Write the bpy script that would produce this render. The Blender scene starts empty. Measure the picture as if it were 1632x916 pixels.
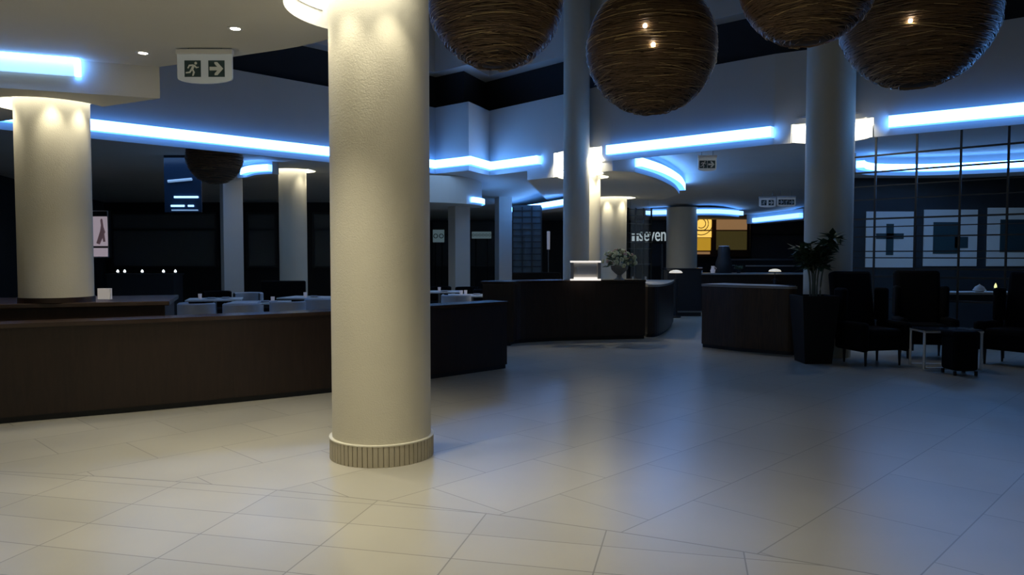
import bpy, bmesh, math, random
from mathutils import Vector, Matrix
random.seed(7)
PI = math.pi
S = bpy.context.scene
COL = S.collection

# ------------------------------------------------------------------ camera
F = 1200.0
CAMZ = 1.6
TH = math.atan(52 / F)
cd = bpy.data.cameras.new('camera'); cam = bpy.data.objects.new('camera', cd); COL.objects.link(cam)
cam.location = (0, 0, CAMZ); cam.rotation_euler = (PI / 2 - TH, 0, 0)
cd.sensor_width = 36; cd.lens = 36 * F / 1632; cd.clip_end = 200; cd.clip_start = 0.05
S.camera = cam
# ------------------------------------------------------------------ world and exposure
w = bpy.data.worlds.new('world'); S.world = w; w.use_nodes = True
w.node_tree.nodes['Background'].inputs[0].default_value = (0.75, 0.9, 0.9, 1)
w.node_tree.nodes['Background'].inputs[1].default_value = 0.04
S.view_settings.view_transform = 'Standard'; S.view_settings.look = 'None'
S.view_settings.exposure = 0.0; S.view_settings.gamma = 1.0
S.view_settings.use_curve_mapping = False
S.cycles.use_denoising = True
S.cycles.max_bounces = 8; S.cycles.sample_clamp_indirect = 4.0
WARM = (1.0, 0.92, 0.71)
BLUE = (0.13, 0.38, 1.0)
# strengths
K_COVE = 13.0
K_RING = 7.0
P_RINGSPOT = 26.0
P_DOWN = 100.0
def soft(x, y, z, power, sx=3, sy=1.5, col=(.3, .55, 1.0)):     # unseen blue fill lamps added to lift the dark dining area and lounge
    l = bpy.data.lights.new('blue_fill', 'AREA'); l.energy = power; l.color = col; l.shape = 'RECTANGLE'; l.size = sx; l.size_y = sy
    o = bpy.data.objects.new('blue_fill', l); COL.objects.link(o); o.location = (x, y, z)
soft(-6.5, 15.5, 3.6, 22); soft(-1.5, 18.5, 3.6, 18); soft(8.5, 14.2, 3.6, 14); soft(6, 20, 3.3, 9)

# ------------------------------------------------------------------ helpers
def ray(x, y):
    u = (x - 816) / F; v = (458 - y) / F
    return Vector((u, math.cos(TH) + v * math.sin(TH), -math.sin(TH) + v * math.cos(TH)))
def atz(x, y, z):                      # the point at height z seen at a pixel
    d = ray(x, y); t = (z - CAMZ) / d.z
    return Vector((d.x * t, d.y * t, z))
def atY(x, y, Y):                      # the point at distance Y seen at a pixel
    d = ray(x, y); t = Y / d.y
    return Vector((d.x * t, Y, CAMZ + d.z * t))

class MB:
    def __init__(s): s.v = []; s.f = []
    def add(s, vs, fs, M=None):
        n = len(s.v)
        s.v += [tuple(M @ Vector(p)) if M else tuple(p) for p in vs]
        s.f += [tuple(i + n for i in f) for f in fs]
        return s
    def box(s, c, d, rz=0, M=None):
        x, y, z = d[0] / 2, d[1] / 2, d[2] / 2
        vs = [(a, b, e) for a in (-x, x) for b in (-y, y) for e in (-z, z)]
        fs = [(0, 1, 3, 2), (4, 6, 7, 5), (0, 4, 5, 1), (2, 3, 7, 6), (0, 2, 6, 4), (1, 5, 7, 3)]
        return s.add(vs, fs, (M or Matrix()) @ Matrix.Translation(c) @ Matrix.Rotation(rz, 4, 'Z'))
    def lathe(s, prof, n=32, c=(0, 0, 0), M=None, closed=False, a0=0, a1=2 * PI, wob=None):
        full = abs(a1 - a0 - 2 * PI) < 1e-6; m = n if full else n + 1
        vs = []; fs = []
        for i in range(m):
            a = a0 + (a1 - a0) * i / n
            k = wob(a) if wob else 1
            for r, z in prof: vs.append((r * k * math.cos(a) + c[0], r * k * math.sin(a) + c[1], z + c[2]))
        P = len(prof)
        for i in range(n):
            j = (i + 1) % m
            for k in range(P if closed else P - 1):
                l = (k + 1) % P
                fs.append((i * P + k, j * P + k, j * P + l, i * P + l))
        if not closed and full:
            if prof[0][0] > 1e-5: fs.append(tuple(i * P for i in range(m))[::-1])
            if prof[-1][0] > 1e-5: fs.append(tuple(i * P + P - 1 for i in range(m)))
        return s.add(vs, fs, M)
    def prism(s, poly, z0, z1, M=None):
        n = len(poly)
        vs = [(p[0], p[1], z0) for p in poly] + [(p[0], p[1], z1) for p in poly]
        fs = [tuple(range(n))[::-1], tuple(range(n, 2 * n))] + [(i, (i + 1) % n, (i + 1) % n + n, i + n) for i in range(n)]
        return s.add(vs, fs, M)
    def tube(s, pts, r, n=6, closed=False, M=None):
        pts = [Vector(p) for p in pts]; N = len(pts); vs = []; fs = []
        up = Vector((0, 0, 1))
        for i, p in enumerate(pts):
            if closed: t = pts[(i + 1) % N] - pts[i - 1]
            else: t = pts[min(i + 1, N - 1)] - pts[max(i - 1, 0)]
            t.normalize()
            a = t.cross(up)
            if a.length < 0.05: a = t.cross(Vector((1, 0, 0)))
            a.normalize(); b = a.cross(t)
            rr = r[i] if isinstance(r, (list, tuple)) else r
            for k in range(n):
                q = p + a * math.cos(2 * PI * k / n) * rr + b * math.sin(2 * PI * k / n) * rr
                vs.append(tuple(q))
        for i in range(N if closed else N - 1):
            j = (i + 1) % N
            for k in range(n):
                l = (k + 1) % n
                fs.append((i * n + k, i * n + l, j * n + l, j * n + k))
        if not closed: fs += [tuple(range(n))[::-1], tuple(range((N - 1) * n, N * n))]
        return s.add(vs, fs, M)
    def wallstrip(s, line, th, z0, z1):   # a wall following a plan polyline, thickness th to the left of its direction
        off = offset(line, th)
        for i in range(len(line) - 1):
            s.prism([line[i], line[i + 1], off[i + 1], off[i]], z0, z1)
        return s
    def build(s, name, mat, parent=None, loc=None, rz=0, smooth=True, bevel=0, **props):
        me = bpy.data.meshes.new(name); me.from_pydata(s.v, [], s.f); me.validate()
        bm = bmesh.new(); bm.from_mesh(me); bmesh.ops.recalc_face_normals(bm, faces=bm.faces); bm.to_mesh(me); bm.free()
        if smooth:
            for p in me.polygons: p.use_smooth = True
            me.set_sharp_from_angle(angle=math.radians(38))
        me.materials.append(mat)
        o = bpy.data.objects.new(name, me); COL.objects.link(o)
        if parent: o.parent = parent
        if loc is not None: o.location = loc
        o.rotation_euler.z = rz
        if bevel:
            b = o.modifiers.new('bevel', 'BEVEL'); b.width = bevel; b.segments = 2; b.limit_method = 'ANGLE'
        for k, v in props.items(): o[k] = v
        return o

def offset(line, th):
    out = []
    n = len(line)
    for i in range(n):
        a = Vector(line[max(i - 1, 0)][:2]); b = Vector(line[i][:2]); c = Vector(line[min(i + 1, n - 1)][:2])
        d1 = (b - a); d2 = (c - b)
        if d1.length < 1e-6: d1 = d2
        if d2.length < 1e-6: d2 = d1
        d1.normalize(); d2.normalize()
        n1 = Vector((-d1.y, d1.x)); n2 = Vector((-d2.y, d2.x)); m = (n1 + n2).normalized()
        k = th / max(0.3, m.dot(n1))
        out.append((b.x + m.x * k, b.y + m.y * k))
    return out
def thing(name, label, cat, loc=(0, 0, 0), rz=0, group=None, kind=None):
    o = bpy.data.objects.new(name, None); COL.objects.link(o)
    o.empty_display_size = 0.1
    o.location = loc; o.rotation_euler.z = rz; o['label'] = label; o['category'] = cat
    if group: o['group'] = group
    if kind: o['kind'] = kind
    return o
def tag(o, label, cat, group=None, kind=None):
    o['label'] = label; o['category'] = cat
    if group: o['group'] = group
    if kind: o['kind'] = kind
    return o
def dup(root, loc, rz, label, group=None):
    r = root.copy(); COL.objects.link(r); r.location = loc; r.rotation_euler.z = rz; r['label'] = label
    if group: r['group'] = group
    for ch in list(root.children):
        c = ch.copy(); COL.objects.link(c); c.parent = r
        for g in ch.children:
            d = g.copy(); COL.objects.link(d); d.parent = c
    return r
def smooth_path(pts, n=8):               # Catmull-Rom
    P = [Vector(p) for p in pts]; out = []
    for i in range(len(P) - 1):
        a = P[max(i - 1, 0)]; b = P[i]; c = P[i + 1]; d = P[min(i + 2, len(P) - 1)]
        for k in range(n):
            t = k / n
            out.append(0.5 * ((2 * b) + (c - a) * t + (2 * a - 5 * b + 4 * c - d) * t * t + (-a + 3 * b - 3 * c + d) * t ** 3))
    out.append(P[-1]); return [tuple(p) for p in out]
def cut(o, cutters):                     # subtract the cutter meshes once, then throw them away
    tmp = []
    for c in cutters:
        k = c.build('tmp_cut', MT['plaster'], smooth=False); tmp.append(k)
        m = o.modifiers.new('b', 'BOOLEAN'); m.operation = 'DIFFERENCE'; m.solver = 'EXACT'; m.object = k
    dg = bpy.context.evaluated_depsgraph_get(); dg.update()
    me = bpy.data.meshes.new_from_object(o.evaluated_get(dg))
    o.modifiers.clear(); o.data = me
    for k in tmp: bpy.data.objects.remove(k)

# ------------------------------------------------------------------ materials
MT = {}
def mat(name, col, rough=0.6, metal=0, spec=0.5, emit=None, estr=0, noise=0, nscale=20, bump=0, bscale=200, trans=0, alpha=1, sheen=0):
    m = bpy.data.materials.new(name); m.use_nodes = True; nt = m.node_tree; b = nt.nodes['Principled BSDF']
    b.inputs['Base Color'].default_value = (*col, 1); b.inputs['Roughness'].default_value = rough
    b.inputs['Metallic'].default_value = metal; b.inputs['Specular IOR Level'].default_value = spec
    if trans: b.inputs['Transmission Weight'].default_value = trans
    if alpha < 1: b.inputs['Alpha'].default_value = alpha
    if emit: b.inputs['Emission Color'].default_value = (*emit, 1); b.inputs['Emission Strength'].default_value = estr
    tc = nt.nodes.new('ShaderNodeTexCoord')
    if noise:
        n = nt.nodes.new('ShaderNodeTexNoise'); n.inputs['Scale'].default_value = nscale; n.inputs['Detail'].default_value = 6
        nt.links.new(tc.outputs['Object'], n.inputs['Vector'])
        r = nt.nodes.new('ShaderNodeMapRange'); r.inputs[3].default_value = 1 - noise; r.inputs[4].default_value = 1 + noise
        nt.links.new(n.outputs['Fac'], r.inputs[0])
        mx = nt.nodes.new('ShaderNodeVectorMath'); mx.operation = 'SCALE'; mx.inputs[0].default_value = col
        nt.links.new(r.outputs[0], mx.inputs['Scale']); nt.links.new(mx.outputs[0], b.inputs['Base Color'])
    if bump:
        n = nt.nodes.new('ShaderNodeTexNoise'); n.inputs['Scale'].default_value = bscale; n.inputs['Detail'].default_value = 4
        nt.links.new(tc.outputs['Object'], n.inputs['Vector'])
        bp = nt.nodes.new('ShaderNodeBump'); bp.inputs['Strength'].default_value = bump; bp.inputs['Distance'].default_value = 0.01
        nt.links.new(n.outputs['Fac'], bp.inputs['Height']); nt.links.new(bp.outputs[0], b.inputs['Normal'])
    MT[name] = m; return m
def wood(name, c1, c2, rough=0.4, sc=(1, 1, 14)):
    m = mat(name, c1, rough); nt = m.node_tree; b = nt.nodes['Principled BSDF']
    tc = nt.nodes.new('ShaderNodeTexCoord'); mp = nt.nodes.new('ShaderNodeMapping'); mp.inputs['Scale'].default_value = sc
    n = nt.nodes.new('ShaderNodeTexNoise'); n.inputs['Scale'].default_value = 3; n.inputs['Detail'].default_value = 8; n.inputs['Distortion'].default_value = 1.2
    r = nt.nodes.new('ShaderNodeValToRGB'); r.color_ramp.elements[0].position = .3; r.color_ramp.elements[1].position = .7
    r.color_ramp.elements[0].color = (*c1, 1); r.color_ramp.elements[1].color = (*c2, 1)
    L = nt.links.new; L(tc.outputs['Object'], mp.inputs[0]); L(mp.outputs[0], n.inputs['Vector']); L(n.outputs['Fac'], r.inputs[0]); L(r.outputs[0], b.inputs['Base Color'])
    return m
mat('plaster', (.62, .61, .57), .75, noise=.04, nscale=2, bump=.1, bscale=60)
mat('column', (.66, .62, .50), .7, noise=.05, nscale=3, bump=.25, bscale=90)
mat('slat', (.47, .42, .31), .6, noise=.1, nscale=12)
mat('rim', (.7, .67, .55), .4)
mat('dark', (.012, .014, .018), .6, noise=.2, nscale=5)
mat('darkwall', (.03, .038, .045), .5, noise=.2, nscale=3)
mat('blackfab', (.006, .006, .007), .9, spec=.12, noise=.3, nscale=30, bump=.2)
mat('chrome', (.85, .86, .88), .3, metal=.45)
mat('steel', (.25, .27, .28), .4, metal=1)
mat('rod', (.05, .055, .06), .45, metal=.6)
mat('white', (.72, .73, .74), .55)
mat('whitefab', (.5, .52, .55), .8, noise=.06, nscale=20, bump=.1)
mat('linen', (.5, .48, .46), .7)
mat('darktop', (.03, .03, .033), .15)
mat('cove', (.7, .8, .9), .5, emit=BLUE, estr=K_COVE)
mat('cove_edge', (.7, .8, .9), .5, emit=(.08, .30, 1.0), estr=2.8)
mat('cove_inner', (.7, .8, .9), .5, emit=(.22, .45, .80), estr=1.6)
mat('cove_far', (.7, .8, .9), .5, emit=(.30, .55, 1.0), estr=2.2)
mat('reflection_glass', (.02, .045, .09), .15)
mat('paneldim', (.10, .14, .16), .6)
mat('cove_reflection', (.7, .8, .9), .5, emit=(.30, .55, .95), estr=.35)
mat('ring', (.9, .9, .85), .5, emit=(1.0, .95, .80), estr=K_RING)
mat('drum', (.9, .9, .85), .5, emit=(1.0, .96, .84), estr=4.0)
mat('bulb', (1, 1, 1), .5, emit=(1.0, .93, .78), estr=25)
mat('candle', (1, 1, 1), .5, emit=(.85, .95, 1.0), estr=3)
mat('yellowspark', (1, 1, .5), .5, emit=(.9, .9, .35), estr=1.2)
mat('display', (.8, .8, .8), .4, emit=(1, .93, .85), estr=.9)
mat('signbody', (.62, .66, .68), .45, emit=(.5, .6, .7), estr=.08)
mat('signdark', (.03, .07, .08), .5)
mat('signlight', (.75, .8, .8), .5)
mat('leaf', (.035, .075, .03), .45, noise=.3, nscale=10)
mat('leafpale', (.13, .19, .12), .4, noise=.2, nscale=10)
mat('stem', (.12, .13, .08), .6)
mat('soil', (.02, .015, .01), .9)
mat('planter', (.012, .011, .011), .6, spec=.2, noise=.2)
mat('urn', (.22, .21, .18), .5, noise=.15, nscale=15)
mat('petal', (.75, .74, .45), .6, noise=.1)
mat('petalpink', (.65, .42, .32), .6)
mat('letters', (.7, .8, .8), .5, emit=(.75, .9, .95), estr=.45)
mat('pane_y', (.8, .6, .2), .4, emit=(1.0, .62, .12), estr=1.0)
mat('pane_y2', (.8, .5, .1), .4, emit=(1.0, .55, .04), estr=.42)
mat('pane_o', (.5, .3, .15), .4, emit=(.9, .50, .22), estr=.24)
mat('pane_d', (.2, .15, .06), .4, emit=(.5, .40, .12), estr=.07)
mat('brownframe', (.10, .055, .03), .5)
mat('poster', (.5, .45, .45), .4, emit=(.75, .62, .72), estr=.35)
mat('posterdark', (.2, .15, .16), .4, emit=(.5, .3, .35), estr=.1)
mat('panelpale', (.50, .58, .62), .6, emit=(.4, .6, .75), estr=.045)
mat('shopsign', (.5, .62, .66), .5, emit=(.4, .62, .7), estr=.12)
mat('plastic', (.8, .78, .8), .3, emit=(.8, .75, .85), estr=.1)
mat('lampcap', (.8, .78, .68), .4, emit=(1, .92, .72), estr=.55)
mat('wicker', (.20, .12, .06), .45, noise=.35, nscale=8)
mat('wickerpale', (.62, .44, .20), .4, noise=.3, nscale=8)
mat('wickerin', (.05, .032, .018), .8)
wood('mahogany', (.016, .008, .005), (.028, .014, .009), .38, (6, 6, .7))
wood('mahoganytop', (.035, .02, .014), (.05, .03, .022), .22, (1, 1, 1))
wood('walnut', (.035, .018, .010), (.07, .038, .022), .42, (6, 6, .7))
mat('stonetop', (.32, .31, .29), .3, noise=.1, nscale=12)
# clear glass: thin pane, mostly transparent
g = mat('glass', (.75, .85, .88), .03, spec=.5, alpha=.10)

# floor: two tile fields meeting on an arc
fl = mat('floor', (.5, .48, .42), .3); nt = fl.node_tree; bs = nt.nodes['Principled BSDF']; L = nt.links.new
def N(t, **k):
    n = nt.nodes.new(t)
    for a, b in k.items(): setattr(n, a, b)
    return n
def circle3(a, b, c):
    ax, ay, bx, by, cx, cy = *a, *b, *c
    d = 2 * (ax * (by - cy) + bx * (cy - ay) + cx * (ay - by))
    ux = ((ax**2 + ay**2) * (by - cy) + (bx**2 + by**2) * (cy - ay) + (cx**2 + cy**2) * (ay - by)) / d
    uy = ((ax**2 + ay**2) * (cx - bx) + (bx**2 + by**2) * (ax - cx) + (cx**2 + cy**2) * (bx - ax)) / d
    return ux, uy, math.hypot(ax - ux, ay - uy)
q = [atz(x, y, 0) for x, y in ((250, 765), (775, 818), (1400, 916))]
cxx, cyy, crr = circle3(*[(p.x, p.y) for p in q])
tc = N('ShaderNodeTexCoord')
def tiles(ang, ox, oy, wd, ht, off):
    mp = N('ShaderNodeMapping'); mp.vector_type = 'TEXTURE'
    mp.inputs['Location'].default_value = (ox, oy, 0); mp.inputs['Rotation'].default_value = (0, 0, ang)
    br = N('ShaderNodeTexBrick'); br.offset = off; br.squash = 1
    br.inputs['Scale'].default_value = 1; br.inputs['Brick Width'].default_value = wd; br.inputs['Row Height'].default_value = ht
    br.inputs['Mortar Size'].default_value = .0045; br.inputs['Mortar Smooth'].default_value = .2; br.inputs['Bias'].default_value = 0
    br.inputs['Color1'].default_value = (.42, .40, .335, 1); br.inputs['Color2'].default_value = (.465, .44, .37, 1); br.inputs['Mortar'].default_value = (.24, .225, .185, 1)
    L(tc.outputs['Object'], mp.inputs[0]); L(mp.outputs[0], br.inputs[0]); return br
p0 = atz(775, 818, 0)
a_near = -math.atan(284 / F)             # tile columns run 13 degrees right of straight ahead
b1 = tiles(a_near, p0.x, p0.y, .755, .355, 0)
p1 = atz(1211, 880, 0)
b2 = tiles(PI / 2 - math.atan(1169 / F), p1.x, p1.y, 1.02, .71, .5)
vd = N('ShaderNodeVectorMath', operation='DISTANCE'); vd.inputs[1].default_value = (cxx, cyy, 0); L(tc.outputs['Object'], vd.inputs[0])
gt = N('ShaderNodeMath', operation='GREATER_THAN'); gt.inputs[1].default_value = crr; L(vd.outputs['Value'], gt.inputs[0])
mx = N('ShaderNodeMix', data_type='RGBA'); L(gt.outputs[0], mx.inputs[0]); L(b1.outputs[0], mx.inputs[6]); L(b2.outputs[0], mx.inputs[7])
sb = N('ShaderNodeMath', operation='SUBTRACT'); sb.inputs[1].default_value = crr; L(vd.outputs['Value'], sb.inputs[0])
ab = N('ShaderNodeMath', operation='ABSOLUTE'); L(sb.outputs[0], ab.inputs[0])
ln = N('ShaderNodeMath', operation='LESS_THAN'); ln.inputs[1].default_value = .006; L(ab.outputs[0], ln.inputs[0])
m2 = N('ShaderNodeMix', data_type='RGBA'); L(ln.outputs[0], m2.inputs[0]); L(mx.outputs[2], m2.inputs[6]); m2.inputs[7].default_value = (.24, .225, .185, 1)
ns = N('ShaderNodeTexNoise'); ns.inputs['Scale'].default_value = 1.3; ns.inputs['Detail'].default_value = 6; L(tc.outputs['Object'], ns.inputs['Vector'])
mr = N('ShaderNodeMapRange'); mr.inputs[3].default_value = .86; mr.inputs[4].default_value = 1.14; L(ns.outputs['Fac'], mr.inputs[0])
vs = N('ShaderNodeVectorMath', operation='SCALE'); L(m2.outputs[2], vs.inputs[0]); L(mr.outputs[0], vs.inputs['Scale']); L(vs.outputs[0], bs.inputs['Base Color'])
m3 = N('ShaderNodeMapRange'); m3.inputs[3].default_value = .265; m3.inputs[4].default_value = .33; L(ns.outputs['Fac'], m3.inputs[0]); L(m3.outputs[0], bs.inputs['Roughness'])
bs.inputs['Specular IOR Level'].default_value = .5

# ================================================================== STRUCTURE
ST = dict(kind='structure')
MB().box((1, 17, -.1), (44, 44, .2)).build('floor', MT['floor'], smooth=False, **ST)

CZ = 3.52                                   # near ceiling
# main column and left column positions
MC = Vector(((607 - 816) / F * 6.0, 6.0, 0))
LC = Vector(((90 - 816) / F * 8.25, 8.25, 0))
BZ = 3.20                                   # bottom of the dropped box round the left column
e1 = Vector((-.66, 5.6, CZ)); e2 = atz(525, 62, CZ); e3 = atz(375, 90, CZ); e4 = atz(255, 115, CZ)
b4 = atz(255, 157, BZ); e4 = Vector((b4.x, b4.y, CZ))
bf = atz(0, 140, BZ); bf2 = bf + (bf - b4) * 1.2
bb = atz(150, 172, BZ); bb2 = bb + (bb - b4) * 4
edge = smooth_path([tuple(p)[:2] + (0,) for p in (Vector((.6, 2.9, 0)), Vector((-.2, 4.5, 0)), e1, e2, e3, e4)], 6)
edge = [(p[0], p[1]) for p in edge]
poly = [(.9, -3), *edge, (b4.x + .0, b4.y), (bb2.x, bb2.y), (-9, bb2.y), (-9, -3)]
poly = [(.9, -3)] + edge + [(bb2.x, bb2.y), (-9, -3)]
ceil = MB().prism(poly, CZ, CZ + .35).build('ceiling', MT['plaster'], smooth=False, **ST)
def cyl(c, r, z0, z1, n=64): return MB().lathe([(r, z0), (r, z1)], n, (c[0], c[1], 0))
cut(ceil, [cyl(MC, .72, CZ - .1, CZ + .2)])
box = MB().prism([(b4.x, b4.y), (bb2.x, bb2.y), (bf2.x, bf2.y)], BZ, CZ).build('ceiling_drop', MT['plaster'], smooth=False, **ST)
cut(box, [cyl(LC, .56, BZ - .1, BZ + .2)])

# bulkhead (45 degree plan, from the light slots seen)
HC = 3.65
FZ0, FZT, DZT = 3.45, 4.95, 5.75
FC = 3.65                                   # soffit behind the bulkhead lip
fpx = [(-260, 156), (150, 201), (528, 243), (694, 263), (747, 257), (780, 266), (862, 255), (972, 240), (1233, 211), (1322, 204), (1413, 196), (1632, 175), (2100, 130)]
fas = [atz(x, y, HC) for x, y in fpx]
FL = [(p.x, p.y) for p in fas]
RC = Vector(((1319 - 816) / F * 11.95, 11.95, 0))      # right pillar
SC = Vector(((918 - 816) / F * 15.2, 15.2, 0))         # slim pillar behind the reception desk
TOPR, TOPS = 3.84, 3.76
def fx(px):                              # point of the bulkhead face seen at column px
    for i in range(len(FL) - 1):
        a, b = Vector(FL[i]), Vector(FL[i + 1])
        for k in range(101):
            p = a.lerp(b, k / 100)
            if 816 + F * p.x / p.y >= px: return (p.x, p.y + .001)
def opening(p0_, p1_):                  # a round recess entering the bulkhead face between two columns of view
    a, b = Vector(fx(p0_)), Vector(fx(p1_)); d = (b - a).normalized(); n = Vector((-d.y, d.x)); m = (a + b) / 2 - n * .18
    return tuple(a), tuple(b), Vector((m.x, m.y, 0)), (a - m).length
sa, sb_, SD, DS = opening(881, 957)
ra, rb_, RD, DR = opening(1257, 1388)
MB().wallstrip(FL, .35, TOPS, FZT).build('bulkhead_wall', MT['plaster'], smooth=False, **ST)
MB().wallstrip(FL[:7] + [sa], .035, FZ0, TOPS).build('bulkhead_wall', MT['plaster'], smooth=False, **ST)
MB().wallstrip([sb_] + FL[7:9] + [ra], .035, FZ0, TOPS).build('bulkhead_wall', MT['plaster'], smooth=False, **ST)
MB().wallstrip([rb_] + FL[10:], .035, FZ0, TOPS).build('bulkhead_wall', MT['plaster'], smooth=False, **ST)
MB().wallstrip([ra, rb_], .035, TOPR, TOPS).build('bulkhead_wall', MT['plaster'], smooth=False, **ST)
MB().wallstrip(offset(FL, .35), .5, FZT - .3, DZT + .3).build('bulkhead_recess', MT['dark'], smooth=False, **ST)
MB().wallstrip(FL, .35, DZT, 8.0).build('bulkhead_upper', MT['plaster'], smooth=False, **ST)
back = offset(FL, .03)
sof = MB().prism(back + [(19, 19), (-19, 19), (-15, 14)], FC, FC + .12).build('ceiling_soffit', MT['plaster'], smooth=False, **ST)
cut(sof, [cyl(RD, DR, FC - .1, FC + .3), cyl(SD, DS, FC - .1, FC + .3)])
MB().add([(-20, 19, FC), (20, 19, FC), (20, 26, 3.15), (-20, 26, 3.15), (-20, 19, FC + .12), (20, 19, FC + .12), (20, 26, 3.27), (-20, 26, 3.27)], [(0, 1, 2, 3), (4, 5, 6, 7), (0, 1, 5, 4), (1, 2, 6, 5), (2, 3, 7, 6), (3, 0, 4, 7)]).box((0, 30.5, 3.3), (40, 9, .3)).build('ceiling_far', MT['plaster'], smooth=False, **ST)
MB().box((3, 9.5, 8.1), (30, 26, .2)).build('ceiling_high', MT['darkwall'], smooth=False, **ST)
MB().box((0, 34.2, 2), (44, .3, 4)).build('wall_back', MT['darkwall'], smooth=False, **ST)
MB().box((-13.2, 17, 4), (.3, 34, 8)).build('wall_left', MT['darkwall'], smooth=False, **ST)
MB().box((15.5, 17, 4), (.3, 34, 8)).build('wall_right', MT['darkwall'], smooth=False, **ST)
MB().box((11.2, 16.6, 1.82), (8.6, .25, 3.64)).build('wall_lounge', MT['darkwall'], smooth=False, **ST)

# ================================================================== LIGHT HELPERS
def spot(name, loc, power, size=80, blend=.6, col=WARM, parent=None, tgt=None, r=.04):
    l = bpy.data.lights.new(name, 'SPOT'); l.energy = power; l.color = col; l.spot_size = math.radians(size); l.spot_blend = blend; l.shadow_soft_size = r
    o = bpy.data.objects.new(name, l); COL.objects.link(o)
    if parent: o.parent = parent; o.location = Vector(loc) - Vector(parent.location)
    else: o.location = loc
    if tgt is not None:
        d = Vector(tgt) - Vector(loc); o.rotation_euler = d.to_track_quat('-Z', 'Y').to_euler()
    return o
def ring_light(c, rin, rout, z, label, power, angs, depth=.16, a0=0, a1=2 * PI):
    t = thing('recessed_ring_light', label, 'ceiling light', (c[0], c[1], z + depth))
    MB().lathe([(rin + .02, 0), (rout - .004, 0), (rout - .004, .02), (rin + .02, .02)], 64, closed=True, a0=a0, a1=a1).build('diffuser', MT['ring'], t)
    MB().lathe([(rout - .018, -.02), (rout - .004, -.02), (rout - .004, .0), (rout - .018, .0)], 64, closed=True, a0=a0, a1=a1).build('trim_ring', MT['white'], t)
    for a in angs:
        a = math.radians(a); rr = (rin + rout) / 2 + .03
        p = Vector((c[0] + math.cos(a) * rr, c[1] + math.sin(a) * rr, z + depth - .03))
        spot('ring_spot', p, power, 75, .7, WARM, t, (c[0] + math.cos(a) * (rr + .05), c[1] + math.sin(a) * (rr + .05), 0), .03)
    return t
def cove(name_label, line, z0, z1, proud=.10, mat_='cove', th=.02, inner=True):
    """a lit slot following a plan polyline, standing proud to the right of its direction"""
    t = thing('cove_light', name_label, 'cove light', (line[0][0], line[0][1], z0))
    ll = [(p[0] - line[0][0], p[1] - line[0][1]) for p in line]
    H_ = z1 - z0; pr = proud * 1.3
    MB().wallstrip(offset(ll, -pr), .012, .004, H_ - .004).build('diffuser', MT[mat_], t, smooth=False)
    MB().wallstrip(offset(ll, -pr), pr, H_ - .004, H_).build('upper_edge', MT['cove_edge'], t, smooth=False)
    MB().wallstrip(offset(ll, -pr), pr, 0, .004).build('lower_edge', MT['cove_edge'], t, smooth=False)
    return t
def seg(i, t): # point on fascia segment i
    a, b = FL[i], FL[i + 1]; return (a[0] + (b[0] - a[0]) * t, a[1] + (b[1] - a[1]) * t)

cove('long blue-white light slot low on the bulkhead between the two cream columns', [FL[0], FL[1], FL[2], (FL[2][0] + .0001, FL[2][1] + .0001)][:3] + [seg(2, .97)], HC - .09, HC + .09)
cove('zigzag blue-white light slot between the cream column and the slim grey pillar', [seg(2, 1.0), FL[4], FL[5], FL[6]], HC - .09, HC + .09)
cove('straight blue-white light slot between the slim grey pillar and the thick right pillar', [FL[7], FL[8]], HC - .09, HC + .09)
cove('straight blue-white light slot running off to the right of the thick right pillar', [fx(1413), FL[11], seg(11, .6)], HC - .09, HC + .09)
# box slot by the left column, a frame with a paler inner face
s0 = Vector((bf2.x, bf2.y)); s1 = Vector((b4.x, b4.y)); dd = (s1 - s0).normalized()
k = atY(135, 110, 7.3)
L1 = (s1 - dd * ((s1 - s0).length)).lerp(s1, 0); tt = 0
# find the point on the front edge whose pixel x is 135
for i in range(200):
    p = s0.lerp(s1, i / 200)
    if 816 + F * p.x / p.y > 135: break
L1 = p
t = thing('cove_light', 'short pale blue light slot on the ceiling drop above the leftmost column', 'cove light', (0, 0, 0))
MB().wallstrip(offset([tuple(s0), tuple(L1)], -.05), .045, CZ - .16, CZ - .035).build('inner_face', MT['cove_inner'], t, smooth=False)
MB().wallstrip(offset([tuple(s0), tuple(L1)], -.11), .105, CZ - .035, CZ - .004).build('lit_edge', MT['cove'], t, smooth=False)
MB().wallstrip(offset([tuple(L1 - dd * .05), tuple(L1)], -.055), .05, CZ - .16, CZ - .035).build('end_edge', MT['cove'], t, smooth=False)

# ================================================================== COLUMNS
CR = .39
def column(name, c, r, z0, z1, label, base=None, matn='column'):
    t = thing(name, label, 'column', (c[0], c[1], z0), kind='thing')
    MB().lathe([(r, 0 if not base else base - .01), (r, z1 - z0)], 96).build('shaft', MT[matn], t)
    if base:
        n = 64; rb = r + .022
        m = MB()
        prof = []
        for i in range(n):                      # slats with fine joints
            a0 = 2 * PI * i / n; a1 = 2 * PI * (i + 1) / n; gp = .0035 / rb
            pts = [(rb * math.cos(a), rb * math.sin(a)) for a in (a0 + gp, (a0 + a1) / 2, a1 - gp)] + [(rb - .006, 0)] * 0
            pts += [((rb - .012) * math.cos(a1 - gp), (rb - .012) * math.sin(a1 - gp)), ((rb - .012) * math.cos(a0 + gp), (rb - .012) * math.sin(a0 + gp))]
            m.prism(pts, 0, base - .012)
        m.lathe([(rb - .011, 0), (rb - .011, base - .012)], 96)
        m.build('base_skirting', MT['slat'], t, smooth=False)
        MB().lathe([(r - .005, base - .012), (rb + .003, base - .012), (rb + .003, base - .003), (r - .005, base)], 96, closed=True).build('base_rim', MT['rim'], t)
    return t
column('round_column', MC, CR, 0, 8, 'thick cream round column with slatted base, nearest of all columns', base=.17)
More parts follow.
